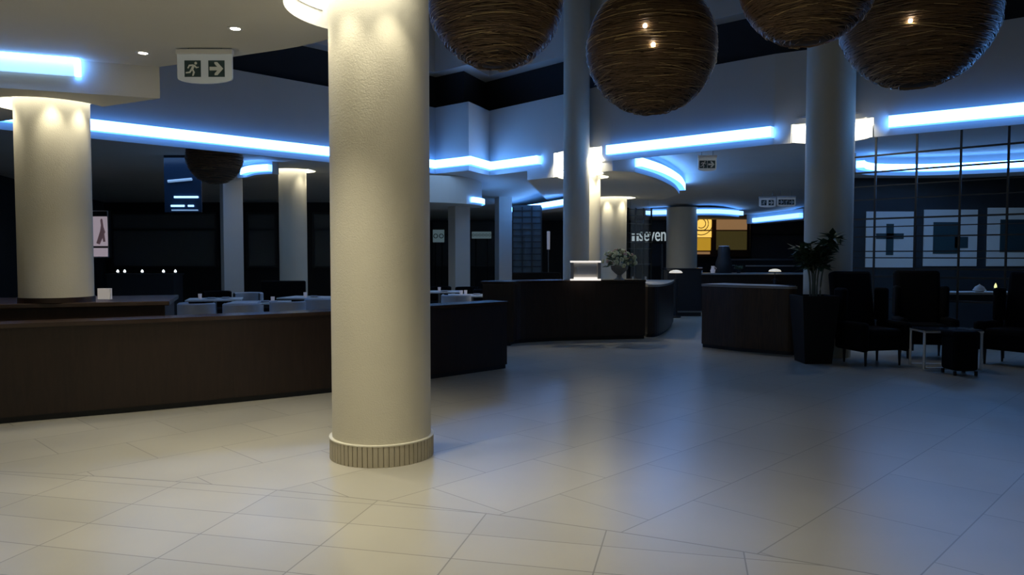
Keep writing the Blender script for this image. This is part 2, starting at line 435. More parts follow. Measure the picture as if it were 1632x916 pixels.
t = column('round_column', LC, .36, 1.09, 3.34, 'thick cream round column at the left standing on the dark raised ledge')
MB().lathe([(.37, 0), (.37, .055)], 64).build('base_skirting', MT['mahogany'], t)
column('round_column', RC, .36, 0, 8, 'thick unlit grey round pillar beside the tall potted plant')
column('slim_column', SC, .262, 0, 8, 'slim unlit grey pillar rising behind the reception desk')
C2 = ((929 - 816) / F * 16.1, 16.1); C3 = ((977 - 816) / F * 22.0, 22.0)
IZ = 3.25
column('round_column', C2, .365, 0, IZ + .1, 'warmly lit round column hidden half behind the slim grey pillar')
column('round_column', C3, .385, 0, IZ + .1, 'warmly lit round column behind the flower arrangement')
C4 = ((1086 - 816) / F * 25, 25)
column('round_column', C4, .50, 0, 3.16, 'dim round column left of the orange lit shop window')
C5 = ((468 - 816) / F * 18.5, 18.5)
column('round_column', C5, .33, 0, FC + .05, 'round column in the dark dining area lit on its right side')
def sqcol(px0, px1, D, label, rz=0, h=FC, w=None):
    wd = (px1 - px0) / F * D; c = ((px0 + px1) / 2 - 816) / F * D
    t = thing('square_column', label, 'column', (c, D + .2, 0), rz, kind='thing')
    k = wd / (math.cos(rz) + math.sin(abs(rz))) if rz else wd
    MB().box((0, 0, h / 2), (k, k, h)).build('shaft', MT['plaster'], t, smooth=False, bevel=.01)
    MB().box((0, 0, .06), (k + .03, k + .03, .12)).build('plinth', MT['dark'], t, smooth=False)
sqcol(345, 386, 18.2, 'square column in the dining area left of the round lit column', math.radians(30))
sqcol(713, 749, 20.5, 'square blue-grey column just right of the nearest cream column', math.radians(30), 2.93)
sqcol(788, 816, 23, 'dim square column between the blue-lit column and the reception desk', math.radians(20), 3.4)

# ring lights
ring_light(MC, CR, .72, CZ, 'round glowing recess around the top of the nearest cream column', P_RINGSPOT, (200, 245, 290, 155), a0=math.radians(141), a1=math.radians(308))
ring_light(LC, .36, .56, BZ, 'round glowing recess around the top of the leftmost column', P_RINGSPOT, (225, 300, 180, 345))
# ceiling islands
def island(px, z0, z1, name, closed_back, n=6):
    pts = [atz(x, y, z0) for x, y in px]
    path = [(p[0], p[1]) for p in smooth_path([(p.x, p.y, 0) for p in pts], n)]
    return path
cpts = [atz(x, y, IZ + .19) for x, y in [(1012, 259), (1048, 271), (1074, 286), (1083, 298)]]
cp = [(p[0], p[1]) for p in smooth_path([(p.x, p.y, 0) for p in cpts], 8)]
pa = [fx(840), fx(880), fx(930), fx(975)] + cp + [(4.55, 22.0), (4.3, 24.0)]
isl = MB().prism(pa + [(1.2, 24.0)], IZ, FC + .02).build('ceiling_island', MT['plaster'], smooth=False, **ST)
cut(isl, [cyl(C2, .54, IZ - .1, IZ + .15), cyl(C3, .64, IZ - .1, IZ + .15), cyl(SD, DS, IZ - .1, 3.76)])
ring_light(C2, .365, .54, IZ, 'round glowing recess around the column behind the slim grey pillar', P_RINGSPOT * 2.4, (330, 15, 290, 240), .12)
ring_light(C3, .385, .64, IZ, 'round glowing recess above the column behind the flower arrangement', P_RINGSPOT * 2.0, (235, 305, 0), .12)
cut(sof, [cyl(C5, .55, FC - .1, FC + .09)])
ring_light(C5, .33, .55, FC, 'round glowing recess above the round column in the dining area', P_RINGSPOT * .8, (320, 0), .07)
cove('curved blue-white light slot sweeping round the ceiling island behind the reception desk', cp, IZ + .10, IZ + .28, .12)

# drum recess linings round the two pillars that pierce the bulkhead
def drum(c, r, z0, z1, i, label, pw=18):
    a, b = Vector(FL[i]), Vector(FL[i + 1]); d = (b - a).normalized(); n = Vector((-d.y, d.x)); C = Vector(c[:2])
    angs = [k * PI / 90 for k in range(181)]
    ok = [k for k in angs if (C + Vector((math.cos(k), math.sin(k))) * r - a).dot(n) > .01]
    # contiguous run behind the bulkhead face
    na = math.atan2(n.y, n.x); half = max(abs(((k - na + PI) % (2 * PI)) - PI) for k in ok)
    t = thing('drum_light', label, 'ceiling light', (c[0], c[1], z0))
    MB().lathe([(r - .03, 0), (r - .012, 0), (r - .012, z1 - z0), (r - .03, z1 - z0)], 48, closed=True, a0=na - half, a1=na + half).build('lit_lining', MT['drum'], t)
    MB().lathe([(.0, z1 - z0 - .005), (r, z1 - z0 - .005), (r, z1 - z0 + .02), (.0, z1 - z0 + .02)], 48, closed=True, a0=na - half, a1=na + half).build('top_lining', MT['white'], t)
    MB().lathe([(r - .035, -.012), (r - .004, -.012), (r - .004, 0), (r - .035, 0)], 48, closed=True, a0=na - half, a1=na + half).build('bottom_trim', MT['white'], t)
    for sg in (-1, 1):
        q = C + d * sg * (r - .16) + n * .12
        spot('drum_spot', (q.x, q.y, z1 - .06), pw, 100, .8, WARM, t, (q.x + .1, q.y - .4, 0), .04)
drum(RD, DR, FZ0 + .02, TOPR, 8, 'white glowing drum recess wrapped behind the thick right pillar')
drum(SD, DS, IZ + .02, TOPS, 6, 'white glowing drum recess wrapped behind the slim grey pillar', 70)

# far coves
def cove_px(px, z, h, label, proud=.12, m='cove', n=6, body=True):
    pts = [atz(x, y, z) for x, y in px]
    path = [(p[0], p[1]) for p in smooth_path([(p.x, p.y, 0) for p in pts], n)] if len(pts) > 2 else [(p.x, p.y) for p in pts]
    return cove(label, path, z - h / 2, z + h / 2, proud, m), path
def dropbox(path, depth, z0, z1):
    MB().wallstrip(path, depth, z0, z1).build('ceiling_drop', MT['plaster'], smooth=False, **ST)
oc = (-.82 - 1.9, 20.6)
ov = lambda a: (oc[0] + 1.9 * math.cos(math.radians(a)), oc[1] + 1.7 * math.sin(math.radians(a)))
MB().prism([ov(a) for a in range(0, 360, 6)], 2.92, FC).build('ceiling_island', MT['plaster'], smooth=False, **ST)
cove('small curved blue light slot beside the nearest cream column', [ov(a) for a in range(-30, 25, 6)], 2.97, 3.11, .06)
_, p = cove_px([(822, 334), (860, 329), (905, 322)], 3.05, .15, 'straight blue light slot left of the slim grey pillar, under the zigzag one', m='cove'); dropbox([(p[0][0] - .6, p[0][1] + .6)] + p, .8, 2.93, 3.15)
_, p = cove_px([(1030, 339), (1085, 338), (1120, 337), (1150, 337.5), (1178, 340)], 3.02, .14, 'far blue light slot above the orange lit shop window', m='cove_far'); dropbox(p, .7, 2.9, 3.15)
_, p = cove_px([(1205, 351), (1280, 343)], 2.92, .16, 'far blue light slot left of the thick right pillar', m='cove_far'); dropbox([(p[0][0] - .3, p[0][1] + .2)] + p, .6, 2.80, 3.15)
_, p = cove_px([(1268, 323), (1292, 320)], 3.35, .16, 'stub of blue light slot beside the far double exit signs', m='cove_far', proud=.1)
_, p = cove_px([(394, 274), (408, 270), (434, 268)], 3.5, .15, 'slanted blue light slot above the square column in the dining area', m='cove')
dropbox([(p[0][0] - .3, p[0][1] + .2)] + p, .2, 3.38, FC)
# right lounge oval cove
_, p = cove_px([(1364, 262), (1372, 265.5), (1400, 268), (1480, 268), (1560, 265), (1640, 261), (1760, 254)], 3.42, .15, 'long oval blue light slot glowing behind the lounge lattice screen', proud=.12, m='cove', n=6)
dropbox(p, .9, 3.27, FC)
# dark glass panel in the dining area; glowing strips imitate reflected light slots
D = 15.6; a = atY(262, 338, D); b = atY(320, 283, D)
t = thing('reflection_panel', 'small dark blue glass panel with strips imitating reflected light slots in the dining area', 'glass panel', (a.x, D, a.z))
MB().box(((b.x - a.x) / 2, .03, (FC - a.z) / 2), (b.x - a.x, .03, FC - a.z)).build('dark_glass', MT['reflection_glass'], t, smooth=False)
for x0, x1, y0, y1, mm, th in ((268, 306, 289, 285.5, 'cove_reflection', .05), (278, 316, 314, 314, 'cove_far', .035), (273, 294, 328, 328, 'cove_far', .032), (300, 309, 328, 328, 'cove_far', .03), (274, 316, 335, 335, 'cove_reflection', .02)):
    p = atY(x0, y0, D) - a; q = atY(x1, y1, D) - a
    MB().tube([(p.x, -.01, p.z), (q.x, -.01, q.z)], th / 2 + .004, 8).build('reflected_strip', MT[mm], t)

# near downlights
def downlight(px, py, z, label, power=P_DOWN, size=95, tgt=None):
    p = atz(px, py, z)
    return downlight_at(p, label, power, size)
def downlight_at(p, label, power, size=95):
    t = thing('downlight', label, 'ceiling light', (p.x, p.y, p.z - .006), group='round ceiling downlights')
    MB().lathe([(.042, 0), (.065, 0), (.065, .01), (.042, .01)], 32, closed=True).build('trim_ring', MT['white'], t)
    MB().lathe([(.001, .0015), (.04, .0015), (.04, .006), (.001, .006)], 24).build('lamp', MT['bulb'], t)
    spot('downlight_spot', (p.x, p.y, p.z - .03), power, size, .8, WARM, t, (p.x, p.y, 0), .05)
    return t
downlight(228, 84, CZ, 'round ceiling downlight left of the hanging exit sign')
downlight(375, 45, CZ, 'round ceiling downlight right of the hanging exit sign')
for (x, y, pw) in ((-1.6, 4.6, 180), (-3.6, 3.4, 55), (-.1, 3.7, 115), (-1.6, 1.6, 40), (-5, -.3, 380), (-2.5, -.3, 380), (.2, -.3, 230), (-5, -2, 450), (-2.5, -2, 450), (.2, -2, 300)):  # those behind the camera are added to bounce light onto the near ceiling
    downlight_at(Vector((x, y, CZ)), 'unseen round ceiling downlight over the entrance floor near the camera', pw)

for (x, y, pw, lb) in ((1.8, 2.0, 110, 'added high fill lamp over the entrance floor, nearest the camera'), (.8, 5.0, 230, 'added high fill lamp over the floor beyond the nearest cream column'), (4.0, 4.6, 15, 'added high fill lamp over the floor before the lounge')):  # unseen high lamps added to warm and brighten the floor
    downlight_at(Vector((x, y, 8.0)), lb, pw, 70)

# ================================================================== SIGNS
def pict(kind, s, M):
    """flat pictogram outlines in a square of side s, in the x-z plane"""
    m = MB()
    def pl(pts, t=.0016): m.add([(x * s, 0, z * s) for x, z in pts] + [(x * s, -t, z * s) for x, z in pts],
        [tuple(range(len(pts))), tuple(range(len(pts), 2 * len(pts)))[::-1]] + [(i, (i + 1) % len(pts), (i + 1) % len(pts) + len(pts), i + len(pts)) for i in range(len(pts))], M)
    if kind == 'arrow':
        pl([(-.42, .11), (.05, .11), (-.12, .30), (-.12, .40), (.06, .40), (.42, .0), (.06, -.40), (-.12, -.40), (-.12, -.30), (.05, -.11), (-.42, -.11)])
    else:
        pl([(.20 + .085 * math.cos(a * PI / 6), .33 + .085 * math.sin(a * PI / 6)) for a in range(12)])
        pl([(.02, .26), (.16, .22), (.04, -.06), (-.12, -.04)])
        pl([(.02, .26), (.06, .18), (-.18, .14), (-.26, .0), (-.32, .04), (-.22, .24)])
        pl([(.16, .22), (.12, .12), (.22, .02), (.38, .06), (.38, .12), (.26, .10)])
        pl([(-.12, -.04), (-.02, -.08), (-.14, -.26), (-.42, -.30), (-.42, -.20), (-.20, -.18)])
        pl([(-.06, -.02), (.06, -.06), (.14, -.22), (.06, -.44), (-.04, -.44), (.02, -.22)])
    return m
def exit_sign(px, py, D, wd, ht, zc, label, kinds, stem, rz=0):
    c = atY(px, py, D)
    t = thing('exit_sign', label, 'sign', (c.x, c.y, c.z), rz)
    arc = [(-wd / 2, ht / 2), (wd / 2, ht / 2), (wd / 2, -ht * .32)] + [(wd / 2 * math.cos(a), -ht * .32 - ht * .18 * math.sin(a)) for a in [PI * k / 12 for k in range(1, 12)]] + [(-wd / 2, -ht * .32)]
    n = len(arc)
    m = MB().add([(x, -.012, z) for x, z in arc] + [(x, .012, z) for x, z in arc], [tuple(range(n)), tuple(range(n, 2 * n))[::-1]] + [(i, (i + 1) % n, (i + 1) % n + n, i + n) for i in range(n)])
    m.build('panel', MT['signbody'], t, smooth=False)
    MB().box((0, 0, ht / 2 + .02), (wd * 1.03, .06, .045)).build('housing', MT['white'], t, smooth=False, bevel=.006)
    top = zc - c.z
    if top > ht / 2 + .05:
        for s in (-1, 1): MB().tube([(s * wd * .3, 0, ht / 2 + .03), (s * wd * .3, 0, top)], .006, 6).build('suspension_rod', MT['steel'], t)
    sq = min(ht * .56, wd / len(kinds) * .82); 
    for i, k in enumerate(kinds):
        x = (i - (len(kinds) - 1) / 2) * wd / len(kinds) * .87
        f = MB().box((x, -.0135, .0), (sq, .003, sq)).build('pictogram_field', MT['signdark'], t, smooth=False)
        pict(k, sq, Matrix.Translation((x, -.0152, 0))).build('pictogram', MT['signlight'], f, smooth=False)
    return t
exit_sign(327, 110, 7.1, .51, .27, CZ, 'pale hanging exit sign with running figure and right arrow under the near ceiling', ('man', 'arrow'), 0)
exit_sign(1127, 262, 13.9, .34, .25, FC, 'small pale exit sign hanging alone under the middle bulkhead', ('man', 'arrow'), 0)
exit_sign(1223, 323, 21.8, .48, .27, FC, 'left of the two far adjoining exit signs, with two pictograms', ('man', 'arrow'), 0)
exit_sign(1253, 322, 21.8, .53, .27, FC, 'right of the two far adjoining exit signs, with three pictograms', ('arrow', 'man', 'arrow'), 0)
for px, py, lb in ((1162, 298, 'round air vent in the ceiling left of the thick right pillar'), (818, 297, 'round air vent in the blue-lit ceiling beside the zigzag light slot')):
    p = atz(px, py, FC)
    t = thing('ceiling_vent', lb, 'vent', (p.x, p.y, FC))
    MB().lathe([(.2, 0), (.24, -.03), (.16, -.045), (.16, -.03)], 32, closed=True).build('frame', MT['white'], t)
    MB().lathe([(.001, -.05), (.13, -.05), (.11, -.02), (.001, -.02)], 32).build('diffuser_cone', MT['steel'], t)

# ================================================================== WICKER PENDANTS
def wicker(px, py, D, R, label, lights=(), n1=640, n2=230, seed=1, hang=8.0, spots=None, zmax=None):
    rnd = random.Random(seed); c = atY(px, py, D)
    t = thing('wicker_pendant', label, 'pendant lamp', tuple(c), group='woven wicker ball pendants')
    def strands(n, rmin, rmax, rr0, rr1, lo, hi):
        m = MB()
        for _ in range(n):
            tilt = rnd.gauss(0, .085); az = rnd.uniform(0, 2 * PI); u = rnd.uniform(-.97, .97); Rr = R * rnd.uniform(rmin, rmax)
            rad = Rr * math.sqrt(1 - u * u); h = Rr * u
            a0 = rnd.uniform(0, 2 * PI); ln = rnd.uniform(lo, hi); segs = max(5, int(ln / (2 * PI) * 40))
            Mx = Matrix.Rotation(az, 4, 'Z') @ Matrix.Rotation(tilt, 4, 'X')
            ph = rnd.uniform(0, 6)
            pts = [Mx @ Vector((rad * math.cos(a0 + ln * i / segs), rad * math.sin(a0 + ln * i / segs), h + .012 * R * math.sin(5 * ln * i / segs + ph))) for i in range(segs + 1)]
            m.tube(pts, rnd.uniform(rr0, rr1) * R, 4)
        return m
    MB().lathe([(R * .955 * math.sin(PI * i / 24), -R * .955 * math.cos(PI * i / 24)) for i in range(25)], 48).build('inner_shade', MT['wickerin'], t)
    strands(n1, .955, .985, .004, .0075, 2.0, 6.3).build('woven_strands', MT['wicker'], t)
    strands(n2, .985, 1.0, .003, .005, .15, .9).build('pale_strands', MT['wickerpale'], t)
    ztop = (zmax or hang) - c.z
    MB().tube([(0, 0, R * .95), (0, 0, ztop)], .012, 6).build('cord', MT['dark'], t)
    for lx, ly in lights:
        d = ray(lx, ly).normalized(); o = Vector((0, 0, CAMZ)) - c
        bq = o.dot(d); cc = o.dot(o) - (R * 1.0) ** 2; s = -bq - math.sqrt(max(0, bq * bq - cc))
        p = o + d * s
        MB().lathe([(.022 * math.sin(PI * i / 8), -.022 * math.cos(PI * i / 8)) for i in range(9)], 12, tuple(p)).build('bulb', MT['bulb'], t)
    return t
wicker(790, 1, 8.4, .75, 'woven wicker ball pendant just right of the nearest cream column', seed=1)
wicker(1038, 78, 8.74, .75, 'woven wicker ball pendant showing two bright bulbs right of the slim pillar', ((1028, 41), (1041, 71)), seed=2)
wicker(1288, -36, 7.6, .68, 'woven wicker ball pendant cropped by the top edge, in front of the right pillar', seed=3)
wicker(1462, 22, 9.2, .90, 'largest woven wicker ball pendant with one bright bulb, right of the pillar', ((1451, 33),), n1=700, seed=4)
wicker(342, 250, 14.8, .55, 'small dim wicker ball imitating a pendant reflected in the dining area glass', n1=200, n2=20, seed=5, zmax=FC)  # solid ball put in for a pendant's reflection in the glass

# ================================================================== LOW WALLS, DESKS
def low_wall(px, h, th, label, name='low_partition', cap=True, mt='mahogany', topm='mahoganytop', n=5, ext=.03):
    pts = [atz(x, y, 0) for x, y in px]
    path = [(p[0], p[1]) for p in smooth_path([(p.x, p.y, 0) for p in pts], n)]
    o = path[0]; ll = [(a - o[0], b - o[1]) for a, b in path]
    t = thing(name, label, 'counter' if name != 'low_partition' else 'low wall', (o[0], o[1], 0), kind='thing')
    MB().wallstrip(ll, th, .06, h - .04).build('body', MT[mt], t, smooth=False)
    MB().wallstrip(offset(ll, .03), th - .06, 0, .06).build('plinth', MT['dark'], t, smooth=False)
    a = offset(ll, -ext)
    MB().wallstrip(a, th + 2 * ext, h - .04, h).build('top', MT[topm], t, smooth=False)
    return t, path
low_wall([(-420, 712), (-200, 697), (0, 676), (260, 653), (528, 626), (690, 604), (808, 587)], .95, .32, 'long low mahogany wall running behind the nearest cream column')
# raised ledge under left column
t = thing('raised_ledge', 'dark raised ledge carrying the leftmost cream column', 'ledge', (LC.x, LC.y, 0), math.radians(20), kind='thing')
MB().box((-.9, .35, .52), (4.0, 1.3, 1.04)).build('body', MT['mahogany'], t, smooth=False)
MB().box((-.9, .35, 1.065), (4.1, 1.4, .05)).build('top', MT['mahoganytop'], t, smooth=False, bevel=.008)
# reception desk: high curved front + low pale return
pts = [atz(*p, 0) for p in ((818, 551), (830, 547), (900, 543), (980, 541), (1028, 540))]
hp = smooth_path([(p.x, p.y, 0) for p in pts], 6); hp = [(p[0], p[1]) for p in hp]
t = thing('reception_desk', 'dark curved reception desk carrying the display box and flower arrangement', 'desk', (hp[0][0], hp[0][1], 0))
lp = [(a - hp[0][0], b - hp[0][1]) for a, b in hp]
MB().wallstrip(lp, .55, .07, 1.09).build('front_panel', MT['mahogany'], t, smooth=False)
MB().wallstrip(offset(lp, .05), .45, 0, .07).build('plinth', MT['dark'], t, smooth=False)
MB().wallstrip(offset(lp, -.03), .62, 1.09, 1.13).build('top', MT['mahoganytop'], t, smooth=False)
pts = [Vector((hp[-1][0] + .10, hp[-1][1] + .3, 0))] + [atz(*p, 0) for p in ((1050, 536), (1066, 527), (1073, 516))]
rp = smooth_path([(p.x, p.y, 0) for p in pts], 6); rp = [(p[0], p[1]) for p in rp]
t = thing('curved_counter', 'lower curved counter with pale stone top at the right end of the reception desk', 'counter', (rp[0][0], rp[0][1], 0))
lp = [(a - rp[0][0], b - rp[0][1]) for a, b in rp]
MB().wallstrip(lp, .6, .06, .98).build('front_panel', MT['mahogany'], t, smooth=False)
MB().wallstrip(offset(lp, .04), .5, 0, .06).build('plinth', MT['dark'], t, smooth=False)
MB().wallstrip(offset(lp, -.02), .66, .98, 1.02).build('top', MT['stonetop'], t, smooth=False)
# second counter
low_wall([(1118, 553), (1170, 559), (1230, 564), (1255, 566), (1268, 566)], 1.1, .6, 'walnut counter with pale top left of the tall potted plant', 'wood_counter', mt='walnut', topm='stonetop', ext=.02)
# glass screen by the desk
a = atY(1001, 440, 14.5); b = atY(1030, 440, 14.5)
t = thing('glass_screen', 'thin frameless glass screen standing on the reception desk behind the flowers', 'glass screen', ((a.x + b.x) / 2, 14.25, 1.13))
MB().box((0, 0, .75), (.34, .008, 1.5)).build('pane', MT['glass'], t, smooth=False)
for s in (-1, 1): MB().box((s * .12, 0, .03), (.03, .04, .06)).build('clamp', MT['chrome'], t, smooth=False)

# display box
c = atY(933, 445, 13.85)
t = thing('display_box', 'small framed display box with bright top and bottom edges on the reception desk', 'display case', (c.x, 13.85, 1.13))
W_, H_ = .56, .36
for s in (-1, 1): MB().box((s * (W_ / 2 - .03), 0, H_ / 2), (.06, .1, H_ - .06)).build('side_frame', MT['linen'], t, smooth=False)
MB().box((0, 0, H_ - .015), (W_, .1, .03)).build('top_edge', MT['display'], t, smooth=False, bevel=.004)
MB().box((0, 0, .015), (W_, .1, .03)).box((0, -.02, .045), (W_ - .14, .09, .03)).build('bottom_edge', MT['display'], t, smooth=False, bevel=.004)
MB().box((0, .03, H_ / 2), (W_ - .12, .02, H_ - .06)).build('back_panel', MT['linen'], t, smooth=False)
MB().box((0, -.01, H_ / 2 + .03), (W_ - .16, .015, H_ - .16)).build('card', MT['whitefab'], t, smooth=False)
MB().box((-.15, -.035, H_ / 2), (.02, .02, .12)).build('stand', MT['white'], t, smooth=False)

# flower arrangement
c = atY(987, 446, 13.95)
t = thing('flower_arrangement', 'cream and pink flower arrangement in a dull stone urn on the reception desk', 'flowers', (c.x, 13.95, 1.13))
MB().lathe([(.09, 0), (.1, .015), (.05, .05), (.04, .1), (.09, .14), (.15, .2), (.165, .27), (.15, .275), (.02, .24)], 32).build('urn', MT['urn'], t)
rnd = random.Random(11)
fol = MB()
def leafm(m, p, d, L_, W2, M=None):
    d = Vector(d).normalized(); s = d.cross(Vector((0, 0, 1)));
    if s.length < .1: s = Vector((1, 0, 0))
    s.normalize(); u = s.cross(d)
    p = Vector(p); q = [p, p + d * L_ * .4 + s * W2 + u * .01, p + d * L_ - u * L_ * .12, p + d * L_ * .4 - s * W2 + u * .01, p + d * L_ * .45 + u * (-.01)]
    m.add(q, [(0, 1, 4), (1, 2, 4), (2, 3, 4), (3, 0, 4)], M)
for _ in range(150):
    th = rnd.uniform(0, 2 * PI); ph = rnd.uniform(-.25, 1.5); r = rnd.uniform(.12, .30)
    d = Vector((math.cos(th) * math.cos(ph) * 1.05, math.sin(th) * math.cos(ph) * .7, math.sin(ph) * .85))
    leafm(fol, Vector((0, 0, .30)) + d * r * .8, d + Vector((0, 0, .1)), .1, .025)
    if rnd.random() < .2: fol.tube([(0, 0, .2), tuple(Vector((0, 0, .3)) + d * r)], .003, 4)
fol.build('foliage', MT['leafpale'], t, smooth=False)
for k_ in range(58):
    th = rnd.uniform(0, 2 * PI); ph = rnd.uniform(-.15, 1.45); r = rnd.uniform(.24, .34)
    d = Vector((math.cos(th) * math.cos(ph) * 1.12, math.sin(th) * math.cos(ph) * .7, math.sin(ph) * .78))
    p = Vector((0, 0, .31)) + d * r
    rr = rnd.uniform(.028, .046); m = MB()
    for j in range(6):
        a = j * PI / 3; e = Vector((math.cos(a), math.sin(a), .5)); q_ = d.to_track_quat('Z', 'Y').to_matrix().to_4x4()
        m.lathe([(.001, -.5 * rr), (.42 * rr, -.25 * rr), (.5 * rr, .1 * rr), (.3 * rr, .5 * rr), (.001, .6 * rr)], 6, (e.x * rr * .6, e.y * rr * .6, 0), Matrix.Translation(p) @ q_)
    m.build('blossom', MT['petalpink' if rnd.random() < .2 else 'petal'], t)

# tall potted plant
c = atz(1288, 574, 0)
t = thing('potted_plant', 'tall leafy plant in a dark tapered planter beside the thick right pillar', 'plant', (c.x, 11.2, 0))
m = MB()
for (w0, w1, z0, z1) in ((.20, .27, 0, 1.0),):
    vs_ = [(-w0, -w0, 0), (w0, -w0, 0), (w0, w0, 0), (-w0, w0, 0), (-w1, -w1, 1), (w1, -w1, 1), (w1, w1, 1), (-w1, w1, 1),
           (-w1 + .025, -w1 + .025, 1), (w1 - .025, -w1 + .025, 1), (w1 - .025, w1 - .025, 1), (-w1 + .025, w1 - .025, 1),
           (-w1 + .03, -w1 + .03, .93), (w1 - .03, -w1 + .03, .93), (w1 - .03, w1 - .03, .93), (-w1 + .03, w1 - .03, .93)]
    fs_ = [(3, 2, 1, 0)] + [(i, (i + 1) % 4, (i + 1) % 4 + 4, i + 4) for i in range(4)] + [(i + 4, (i + 1) % 4 + 4, (i + 1) % 4 + 8, i + 8) for i in range(4)] + [(i + 8, (i + 1) % 4 + 8, (i + 1) % 4 + 12, i + 12) for i in range(4)] + [(12, 13, 14, 15)]
    m.add(vs_, fs_)
m.build('planter', MT['planter'], t, smooth=False)
MB().box((0, 0, .94), (.46, .46, .02)).build('soil', MT['soil'], t, smooth=False)
rnd = random.Random(5)
lv = MB()
for k_ in range(8):
    a = k_ * 2.4; r0 = .04 + .02 * (k_ % 3)
    bx, by = r0 * math.cos(a), r0 * math.sin(a); tx, ty = bx + .22 * math.cos(a) + rnd.uniform(-.05, .05), by + .2 * math.sin(a); hh = rnd.uniform(1.6, 2.0)
    P_ = smooth_path([(bx, by, .94), (bx * 1.3, by * 1.3, 1.3), ((bx + tx) / 2, (by + ty) / 2, (1.3 + hh) / 2 + .05), (tx, ty, hh)], 5)
    MB().tube(P_, .012, 6).build('cane', MT['stem'], t)
    for j in range(46):
        u = rnd.uniform(.5, 1); p = Vector(P_[int(u * (len(P_) - 1))]); th = rnd.uniform(0, 2 * PI)
        leafm(lv, p, (math.cos(th), math.sin(th), rnd.uniform(-.5, .9)), rnd.uniform(.14, .24), .05)
lv.build('leaves', MT['leaf'], t, smooth=False)

# ================================================================== LOUNGE
def armchair(loc, rz, label):
    t = thing('wing_armchair', label, 'armchair', loc, rz, 'dark lounge armchairs')
    MB().box((0, .02, .33), (.66, .6, .22)).build('seat_frame', MT['blackfab'], t, bevel=.04)
    MB().box((0, -.03, .475), (.52, .56, .12)).build('seat_cushion', MT['blackfab'], t, bevel=.04)
    M_ = Matrix.Translation((0, .30, .40)) @ Matrix.Rotation(math.radians(-9), 4, 'X')
    MB().prism([(-.32, 0), (.32, 0), (.36, .14), (-.36, .14)], 0, .97, M_).build('backrest', MT['blackfab'], t, bevel=.05)
    for s in (-1, 1):
        MB().box((s * .35, -.02, .42), (.12, .66, .42)).build('armrest', MT['blackfab'], t, bevel=.045)
        MB().box((s * .345, .25, .86), (.09, .26, .5)).build('wing', MT['blackfab'], t, bevel=.04)
    for sx in (-1, 1):
        for sy in (-1, 1):
            MB().lathe([(.014, 0), (.024, .23)], 12, (sx * .28, sy * .24, 0)).build('leg', MT['dark'], t)
    return t
A = armchair((5.30, 11.05, 0), math.radians(12), 'dark high-backed armchair directly right of the thick right pillar')
dup(A, (6.45, 11.75, 0), math.radians(-15), 'dark high-backed armchair behind the chrome-framed table')
dup(A, (7.3, 10.9, 0), math.radians(-60), 'dark armchair at the far right edge beyond the chrome-framed table')
# chrome side table
c = atz(1520, 591, 0); D = c.y
t = thing('side_table', 'square chrome-framed side table in front of the dark armchairs', 'side table', (c.x, c.y + .22, 0), math.radians(-4))
W_, H_, R_ = .76, .54, .019
m = MB()
for y in (-.21, .21):
    f_ = MB().tube([(-W_ / 2, y, R_), (-W_ / 2, y, H_), ], R_, 8).tube([(W_ / 2, y, R_), (W_ / 2, y, H_)], R_, 8)
    f_.build('leg_pair', MT['chrome'], t)
    MB().tube([(-W_ / 2 - R_, y, H_), (W_ / 2 + R_, y, H_)], R_, 8).build('top_rail', MT['chrome'], t)
    MB().tube([(-W_ / 2, y, .03), (W_ / 2, y, .03)], R_ * .8, 8).build('bottom_rail', MT['chrome'], t)
for x in (-W_ / 2, W_ / 2): MB().tube([(x, -.21, H_), (x, .21, H_)], R_, 8).build('side_rail', MT['chrome'], t)
MB().box((0, 0, H_ + .02), (W_ + .03, .46, .012)).build('glass_top', MT['darktop'], t, smooth=False)
c2 = c
t = thing('pouf', 'small dark upholstered pouf pushed in front of the chrome-framed table', 'pouf', (c.x - .08, c.y - .26, 0))
MB().box((0, 0, .29), (.33, .33, .46)).build('body', MT['blackfab'], t, bevel=.04)
MB().box((0, 0, .55), (.35, .35, .08)).build('cushion', MT['blackfab'], t, bevel=.03)
for sx in (-1, 1):
    for sy in (-1, 1): MB().box((sx * .14, sy * .14, .03), (.03, .03, .06)).build('leg', MT['dark'], t, smooth=False)
# lattice screen along the 45 degree line
A0 = Vector((5.62, 13.62, 0)); dr = Vector((.7071, -.7071, 0))
t = thing('lattice_screen', 'dark metal lattice screen of thin rods standing behind the lounge', 'screen', tuple(A0), math.radians(-45))
for i in range(-1, 9):
    x = .88 + i * .648 if i >= 0 else .02
    MB().box((x, 0, FC / 2), (.03, .03, FC)).build('post', MT['rod'], t, smooth=False)
for z, th in ((.35, .03), (.85, .03), (1.23, .035), (1.37, .03), (1.55, .02), (1.66, .02), (1.91, .024), (2.08, .018), (2.22, .03), (2.55, .018), (2.78, .018), (3.02, .03), (3.3, .03)):
    MB().box((3.0, 0, z), (6.1, .02, th)).build('rod', MT['rod'], t, smooth=False)
